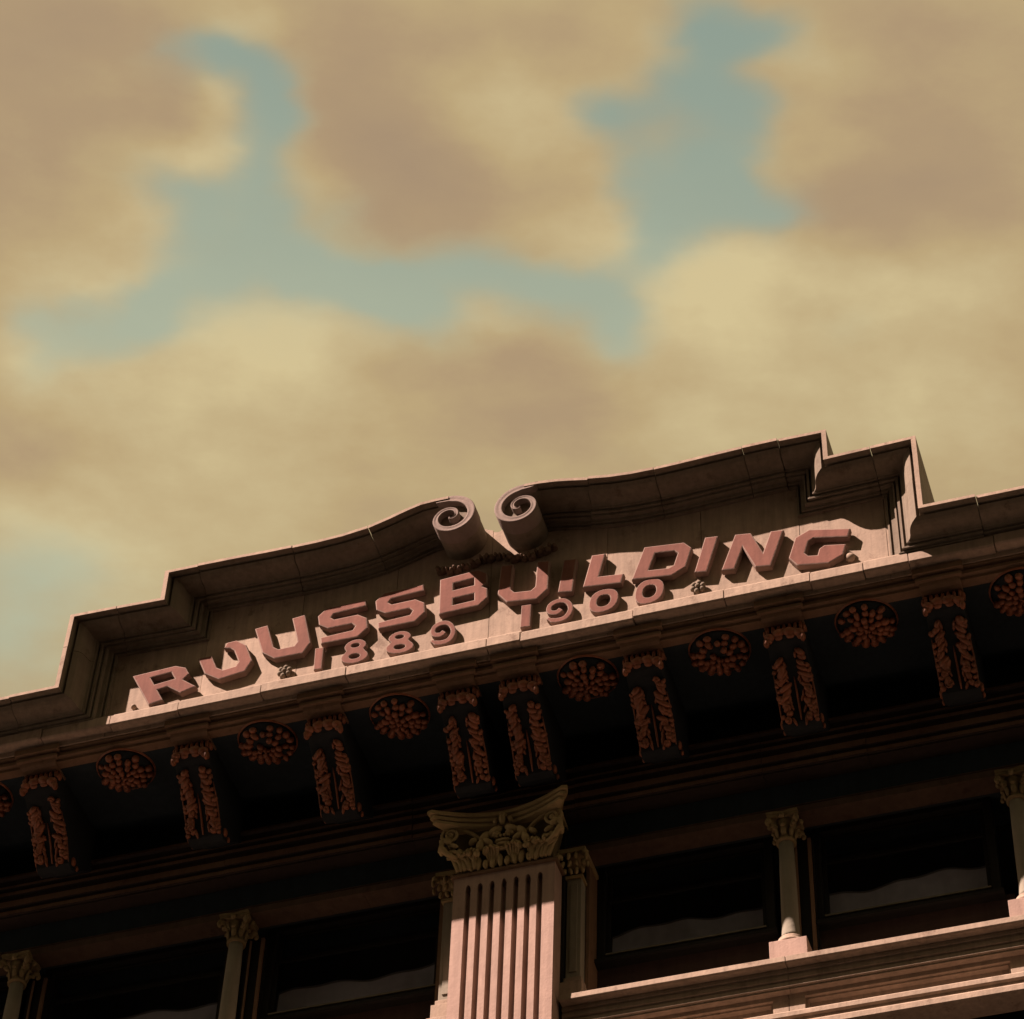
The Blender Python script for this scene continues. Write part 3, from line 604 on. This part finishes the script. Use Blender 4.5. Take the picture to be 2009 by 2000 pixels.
for x0, x1 in edges:
    make_window(x0, x1, 20.95, 22.3, y=.5, curtain=(21.16, 21.43+.03*math.sin(x0*5)), rail=21.80)
    MB_().box(x0-.12, x1+.12, .52, .60, 20.1, 20.935).build('apron_board', MR, B)
    mb = MB_(); mb.prism_x([(.46, 20.95), (.40, 20.94), (.40, 20.90), (.43, 20.89), (.52, 20.88), (.52, 20.95)], x0-.03, x1+.03); mb.build('window_ledge', MW, B)
# piers behind the colonnettes
for xc in CX:
    MB_().box(xc+.00, xc+.22, .42, .95, 20.1, 22.118).build('mullion', MW, B)
    mb = MB_(); mb.box(xc+.17, xc+.205, .385, .418, 20.1, 22.05); mb.box(xc+.03, xc+.05, .40, .418, 20.1, 22.05); mb.build('mullion_bead', MA, B)

# ------------------------------------------------------------------ colonnettes
def make_colonnette(x):
    pl = MB_().box(-.195, .195, -.05, .30, 20.13, 20.385)
    r = pl.build('colonnette', MP, B, loc=(x, 0, 0), bevel=.006)
    bz_ = MB_().lathe([(.165, 20.387), (.172, 20.405), (.165, 20.43), (.145, 20.44), (.138, 20.455), (.140, 20.475), (.128, 20.49), (.108, 20.505)], 0, .125, 28); bz_.build('base', MS, r)
    sh = MB_().lathe([(.106, 20.505), (.096, 20.55), (.090, 20.68), (.088, 21.0), (.084, 21.4), (.078, 21.78)], 0, .125, 28); sh.build('shaft', MSH, r)
    cp = MB_()
    cp.lathe([(.082, 21.775), (.104, 21.78), (.108, 21.80), (.100, 21.815), (.084, 21.82), (.082, 21.90), (.10, 21.98), (.125, 22.04)], 0, .125, 24)
    # small abacus with concave sides
    pts = []
    for k in range(4):
        a0 = math.pi/4+k*math.pi/2
        for j in range(7):
            t = j/6; a = a0+t*math.pi/2; r_ = .225-.085*math.sin(math.pi*t); pts.append((r_*math.cos(a), .125+r_*math.sin(a)))
    cp.prism_z(pts, 22.055, 22.085); cp.prism_z([(p[0]*1.05, .125+(p[1]-.125)*1.05) for p in pts], 22.088, 22.118)
    rr = random.Random(8)
    for k in range(8):
        a = k*math.pi/4; ca, sa = math.cos(a), math.sin(a)
        cp.ell((.105*ca, .125+.105*sa, 21.885), (.018, .03, .06), rz(a) @ ry(.2), nu=8, nv=6)
        cp.ell((.128*ca, .125+.128*sa, 21.945), (.026, .026, .02), nu=8, nv=5)
    for k in range(4):
        a = math.pi/4+k*math.pi/2; ca, sa = math.cos(a), math.sin(a)
        cp.ell((.195*ca, .125+.195*sa, 22.02), (.045, .022, .038), rz(a), nu=9, nv=6)
        cp.ell((.225*ca, .125+.225*sa, 21.975), (.026, .02, .04), rz(a) @ ry(.4), nu=8, nv=6)
        cp.ell((.160*ca, .125+.160*sa, 21.97), (.028, .02, .035), rz(a) @ ry(-.5), nu=8, nv=6)
        a += math.pi/4; cp.ell((.165*math.cos(a), .125+.165*math.sin(a), 22.05), (.03, .03, .035), nu=8, nv=6)
    cp.build('capital', MGD, r)
    return r
co0 = make_colonnette(CX[0])
for x in CX[1:]: copy_tree(co0, B, (x, 0, 0))

# ------------------------------------------------------------------ great fluted pilaster
PX0, PX1, PY = -.745, .375, -.25
def make_pilaster():
    W_ = PX1-PX0; cxp = (PX0+PX1)/2
    per = .1325; fw = .030; cs = [cxp+(i-3)*per for i in range(7)]
    prof = [(PX1, .0), (PX1, PY+.0)]
    sec = [(PX0, 0), (PX0, PY)]
    for c in cs:
        for k in range(9):
            a = math.pi-math.pi*k/8; sec.append((c+fw*math.cos(a), PY+.085*math.sin(a)))
    sec += [(PX1, PY), (PX1, 0)]
    ztf = 21.62
    mb = MB_(); mb.prism_z(sec, .5, ztf)
    # head plate with round-topped flute ends
    pl_ = [(PX0, ztf)]
    for c in cs:
        pl_.append((c-fw, ztf))
        for k in range(1, 8):
            a = math.pi-math.pi*k/8; pl_.append((c+fw*math.cos(a), ztf+.07*math.sin(a)))
        pl_.append((c+fw, ztf))
    pl_ += [(PX1, ztf), (PX1, 21.80), (PX0, 21.80)]
    mb.prism_y(pl_, PY, PY+.08); mb.box(PX0+.001, PX1-.001, PY+.079, 0, ztf+.001, 21.80)
    root = mb.build('pilaster', MP, B)
    nk = MB_(); nk.prism_x([(PY+.01, 21.80), (PY-.028, 21.802), (PY-.034, 21.82), (PY-.026, 21.84), (PY+.0, 21.845), (0, 21.845), (0, 21.80)], PX0-.03, PX1+.03); nk.build('necking', MA, root)
    bell = MB_()
    x0, x1 = PX0+.03, PX1-.03; cx_ = cxp
    vs = []
    for z, g, yy in ((21.845, 0, PY+.03), (22.0, -.01, PY+.02), (22.2, .0, PY-.0), (22.42, .04, PY-.06)):
        vs += [(x0-g, yy, z), (x1+g, yy, z), (x1+g, .1, z), (x0-g, .1, z)]
    fs = [(i*4+k, i*4+(k+1)%4, i*4+4+(k+1)%4, i*4+4+k) for i in range(3) for k in range(4)]+[(3,2,1,0), (12,13,14,15)]
    bell.add(vs, fs); bell.build('bell', MBL, root)
    ab = MB_(); gr = MB_()
    for z0, z1, g in ((22.375, 22.412, -.03), (22.412, 22.430, -.055), (22.430, 22.468, -.005), (22.468, 22.486, -.035), (22.486, 22.530, .02)):
        pts = []; hw = .765+g
        n = 16
        for i in range(n+1):
            t = i/n*2-1; pts.append((cx_+hw*.93*t, -.365-g*.9-.22*(abs(t)**1.8)))
        side = [(hw, -.565-g), (hw-.02, -.50), (hw-.10, -.38), (hw-.17, -.22), (hw-.19, .08)]
        pts = pts+[(cx_+p[0], p[1]) for p in side]+[(cx_-p[0], p[1]) for p in reversed(side)]
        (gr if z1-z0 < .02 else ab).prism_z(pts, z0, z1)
    ab.box(cx_-.54, cx_+.54, -.24, .05, 22.34, 22.555)
    ab.build('abacus', MG, root); gr.build('abacus_shade_groove', MDK, root)  # groove layers near-black, so shade lines are painted between the fillets
    # fleuron at the centre of the abacus
    fl = MB_()
    fl.ell((cx_, -.37, 22.47), (.05, .05, .035)); fl.ell((cx_, -.39, 22.40), (.035, .05, .06)); fl.ell((cx_-.08, -.365, 22.41), (.03, .04, .035)); fl.ell((cx_+.08, -.365, 22.41), (.03, .04, .035))
    fl.build('fleuron', MG, root)
    # corner volutes on stalks
    for sx in (-1, 1):
        vb = MB_(); px = cx_+sx*.57; pz = 22.29
        pts = []; rad = []
        for i in range(34):
            t = i/33; a = math.pi*.62-t*math.pi*3.6; r_ = .115*(1-.82*t)
            pts.append((px+sx*r_*math.cos(a), -.40-.02*t-.05*0, pz+r_*math.sin(a))); rad.append(.022*(1-.45*t))
        stalk = [(cx_+sx*.16, -.30, 22.10), (cx_+sx*.24, -.315, 22.22), (cx_+sx*.34, -.335, 22.31), (cx_+sx*.45, -.36, 22.375)]
        vb.tube(stalk+pts, [.014, .018, .022, .024]+rad, 8)
        vb.ell((px, -.41, pz), (.025, .03, .025)); vb.build('volute', MG, root)
        # side volute seen past the corner
        v2 = MB_(); pts = []; rad = []
        for i in range(24):
            t = i/23; a = math.pi*.6-t*math.pi*3; r_ = .09*(1-.8*t); pts.append((cx_+sx*(.60+.02*t), -.30+r_*math.cos(a), 22.27+r_*math.sin(a))); rad.append(.02*(1-.4*t))
        v2.tube(pts, rad, 7); v2.build('side_volute', MG, root)
        # large corner acanthus: fan of ribs that rise and hook outwards
        lf = MB_()
        for q, (bx, reach, hgt) in enumerate(((.50, .17, .29), (.46, .11, .25), (.42, .05, .22), (.37, -.02, .20), (.31, -.06, .16))):
            p = []
            for i in range(9):
                t = i/8; xx = bx+reach*(t**1.4) + (0.03*math.sin(t*3)); z = 21.86+hgt*math.sin(min(1, t*1.15)*math.pi*.56)/math.sin(math.pi*.56)
                if t > .75: z -= (t-.75)*.30*hgt/.25
                p.append((cx_+sx*xx, PY-.045-.09*t**1.5, z))
            lf.tube(p, [.026, .030, .030, .031, .032, .034, .035, .034, .024], 8)
        lf.ell((cx_+sx*.66, -.41, 22.10), (.05, .035, .035), ry(sx*.5)); lf.ell((cx_+sx*.60, -.42, 22.19), (.055, .035, .03), ry(-sx*.3))
        lf.ell((cx_+sx*.53, -.40, 22.14), (.06, .03, .026), ry(-sx*.5)); lf.ell((cx_+sx*.52, -.38, 22.06), (.045, .03, .024), ry(-sx*.2))
        for q in range(3):
            lf.tube([(cx_+sx*(.30+.075*q), PY-.05, 21.87), (cx_+sx*(.33+.08*q), PY-.07, 21.98), (cx_+sx*(.40+.08*q), PY-.10, 22.04-.01*q), (cx_+sx*(.46+.075*q), PY-.12, 22.0)], [.020, .026, .028, .018], 8)
        lf.tube([(cx_+sx*.50, -.36, 21.99), (cx_+sx*.60, -.40, 22.04), (cx_+sx*.665, -.42, 22.12), (cx_+sx*.66, -.42, 22.20), (cx_+sx*.60, -.41, 22.235), (cx_+sx*.545, -.40, 22.20)], [.02, .03, .036, .038, .034, .02], 8)
        lf.build('corner_leaf', MG, root)
    for i, xx in enumerate((-.34, -.12, .12, .34)):
        lf = MB_()
        for q in (-2, -1, 0, 1, 2):
            p = [(cx_+xx+.014*q, PY-.02, 21.87), (cx_+xx+.026*q, PY-.055, 21.97), (cx_+xx+.034*q, PY-.085, 22.05-.012*abs(q)), (cx_+xx+.036*q, PY-.13, 22.075-.018*abs(q)), (cx_+xx+.034*q, PY-.155, 22.04-.02*abs(q))]
            lf.tube(p, [.012, .017, .018, .018, .010], 7)
        lf.build('acanthus_leaf', MG, root)
    # low row of tongues
    tg = MB_()
    for i in range(10):
        xx = cx_-.36+.08*i; h = .115+.03*math.sin(i*2.1)
        tg.ell((xx, PY-.03, 21.86+h*.5), (.034, .045, h*.66), ry(.15*math.sin(i*3)), nu=9, nv=6)
    tg.build('tongue_row', MG, root)['kind'] = 'stuff'
    # central cluster: paired scrolling leaves over a band of berries
    cl = MB_()
    for sx in (-1, 1):
        for (dx_, dz_, a_2, rx_, rz_) in ((.09, 22.295, -.55, .085, .036), (.20, 22.235, -.9, .075, .034), (.24, 22.13, -1.25, .07, .034), (.16, 22.16, .6, .065, .03), (.17, 22.05, -.9, .055, .028), (.30, 22.045, .1, .06, .024), (.07, 22.235, -.2, .05, .022), (.32, 22.20, -.7, .05, .025)):
            cl.ell((cx_+sx*dx_*1.05, -.335, dz_), (rx_*1.12, .055, rz_*1.28), ry(-sx*a_2), nu=10, nv=6)
    for i in range(4): cl.ell((cx_-.062+.042*i, -.35, 22.205), (.018, .03, .018), nu=8, nv=5)
    cl.ell((cx_, -.335, 22.145), (.10, .045, .022)); cl.ell((cx_+.005, -.335, 22.095), (.095, .04, .022)); cl.ell((cx_-.01, -.33, 22.045), (.07, .035, .02))
    cl.build('leaf_cluster', MG, root)
    return root
make_pilaster()
# pier core and the square responds beside the pilaster
MB_().box(PX0-.03, PX1+.03, 0.002, .95, .13, 22.565).build('pier', MW, B)
def respond(xa, xb, side):
    r = MB_().box(xa, xb, .06, .5, 20.45, 21.78).build('respond', MSH, B, bevel=.006)
    w_ = xb-xa; MB_().box(xa+w_*.25, xb-w_*.25, .045, .058, 20.53, 21.70).build('panel', MSH, r, bevel=.004)
    bs_ = MB_(); bs_.box(xa-.02, xb+.02, .03, .5, 20.38, 20.45); bs_.box(xa-.045, xb+.045, -.02, .5, 20.13, 20.36); bs_.build('base', MS, r, bevel=.006)
    cp = MB_(); cx_ = (xa+xb)/2
    cp.box(xa-.02, xb+.02, .03, .45, 21.78, 21.81); cp.box(cx_-.15, cx_+.15, -.06, .45, 22.06, 22.115)
    rr = random.Random(2)
    for i in range(4):
        for j in range(3):
            cp.ell((cx_-.10-.012*j+(.068+.008*j)*i, .02-.03*j, 21.86+.08*j), (.026, .03, .045), ry(rr.uniform(-.4, .4)), nu=8, nv=6)
    for sx in (-1, 1):
        cp.ell((cx_+sx*.15, -.06, 22.02), (.04, .04, .04)); cp.ell((cx_+sx*.165, -.07, 21.955), (.022, .03, .045)); cp.ell((cx_+sx*.17, -.02, 21.89), (.018, .025, .04))
    cp.build('capital', MG, r)
respond(.415, .575, 1); respond(-.965, -.80, -1)
MB_().box(.585, .62, .2, .95, 20.1, 22.118).build('jamb', MA, B); MB_().box(-1.055, -.985, .2, .95, 20.1, 22.118).build('jamb', MA, B)

# ------------------------------------------------------------------ sill, spandrel and floors below
def sill_run(xa, xb, cuts, zoff=0.0, rich=True):
    cuts = [xa]+[c for c in cuts if xa < c < xb]+[xb]
    for a, b2 in zip(cuts[:-1], cuts[1:]):
        dy = random.uniform(-.004, .004)
        MB_().prism_x([(.6, 20.132+zoff), (-.08, 20.13+zoff), (-.12+dy, 20.115+zoff), (-.125+dy, 20.048+zoff), (-.11, 20.035+zoff), (.02, 20.03+zoff), (.6, 20.03+zoff)], a+.003, b2-.003).build('sill_block', MS, B, bevel=.004)
        if rich:
            MB_().prism_x([(.03, 20.03+zoff), (-.03, 20.025+zoff), (-.03, 19.985+zoff), (-.005, 19.975+zoff), (-.005, 19.955+zoff), (-.02, 19.95+zoff), (-.02, 19.905+zoff), (.005, 19.895+zoff), (.005, 19.88+zoff),
                           (-.008, 19.875+zoff), (-.008, 19.83+zoff), (.012, 19.82+zoff), (.012, 19.80+zoff), (.25, 19.80+zoff), (.25, 20.03+zoff)], a+.002, b2-.002).build('spandrel_moulding', MS, B)
SC = [-8.3, -5.98, -3.37, 2.76, 5.20, 7.9]
for xa, xb in ((-9.6, -1.06), (-1.06+.04, PX0-.035), (PX1+.035, 9.6)):
    sill_run(xa, xb, SC)
def spandrel(x0, x1, zoff=0.0):
    # raised frame round a sunk panel
    fr = MB_(); zt, zb = 19.80+zoff, 19.50+zoff
    fr.box(x0, x1, .09, .25, zt-.05, zt); fr.box(x0, x0+.16, .09, .25, zb, zt-.05); fr.box(x1-.16, x1, .09, .25, zb, zt-.05)
    r = fr.build('spandrel_frame', MS, B, bevel=.004)
    MB_().box(x0+.16, x1-.16, .19, .25, zb, zt-.05).build('sunk_panel', MS, r)
    mb = MB_(); mb.box(x0+.16, x0+.185, .125, .19, zb, zt-.05); mb.box(x1-.185, x1-.16, .125, .19, zb, zt-.05); mb.box(x0+.185, x1-.185, .125, .19, zt-.072, zt-.05); mb.build('panel_bead', MS, r)
pb = [-9.6, -8.3, -5.98, -3.37, -.78]
for a, b2 in zip(pb[:-1], pb[1:]): spandrel(a+.003, b2-.003)
pb = [PX1+.035, 2.73, 5.10, 7.9, 9.6]
for a, b2 in zip(pb[:-1], pb[1:]): spandrel(a+.003, b2-.003)
for xa, xb in ((-9.6, PX0-.035), (PX1+.035, 9.6)):
    MB_().prism_x([(.25, 19.50), (-.03, 19.498), (-.045, 19.48), (-.045, 19.43), (-.01, 19.42), (-.01, 19.385), (.02, 19.375), (.02, 19.36), (-.045, 19.352), (-.055, 19.335), (-.055, 19.275), (-.03, 19.265), (.25, 19.26)], xa, xb).build('string_course', MS, B)
for fl_ in range(4):
    zb = 19.25-4.3*(fl_+1)+.9
    for xa, xb in ((-9.6, PX0-.035), (PX1+.035, 9.6)):
        MB_().box(xa, xb, .3, .95, zb-.9, zb).build('wall_band', MS, B)
    for x0, x1 in edges:
        make_window(x0, x1, zb, zb+3.35, y=.6)
    for xc in CX: MB_().box(xc-.12, xc+.2, .4, .95, zb, zb+3.4).build('mullion', MSH, B)
for x0 in (-9.75, 9.2):
    MB_().box(x0, x0+.55, -.2, .95, .13, 22.57).build('corner_pier', MP, B)

# ------------------------------------------------------------------ unseen building across the street, made tall and dark to block sky light
O = thing('unseen_brick_building', 'unseen tall dark brick building across the street, shaped to block sky light', 'building', (0, -26, 0))
MB_().box(-32, 32, -14, 0, .13, 44).build('wall', MBR, O, loc=(0, 0, 0))
MB_().box(-32.3, 32.3, -14, .6, 44, 44.9).build('cornice', MBR, O)
wm = MB_().box(-.8, .8, 0, .05, 0, 2.2).mesh('window', MIN)
for i in range(10):
    for j in range(14): link_mesh('window', wm, O, (-29+4.46*j, 0, 3+4.05*i))
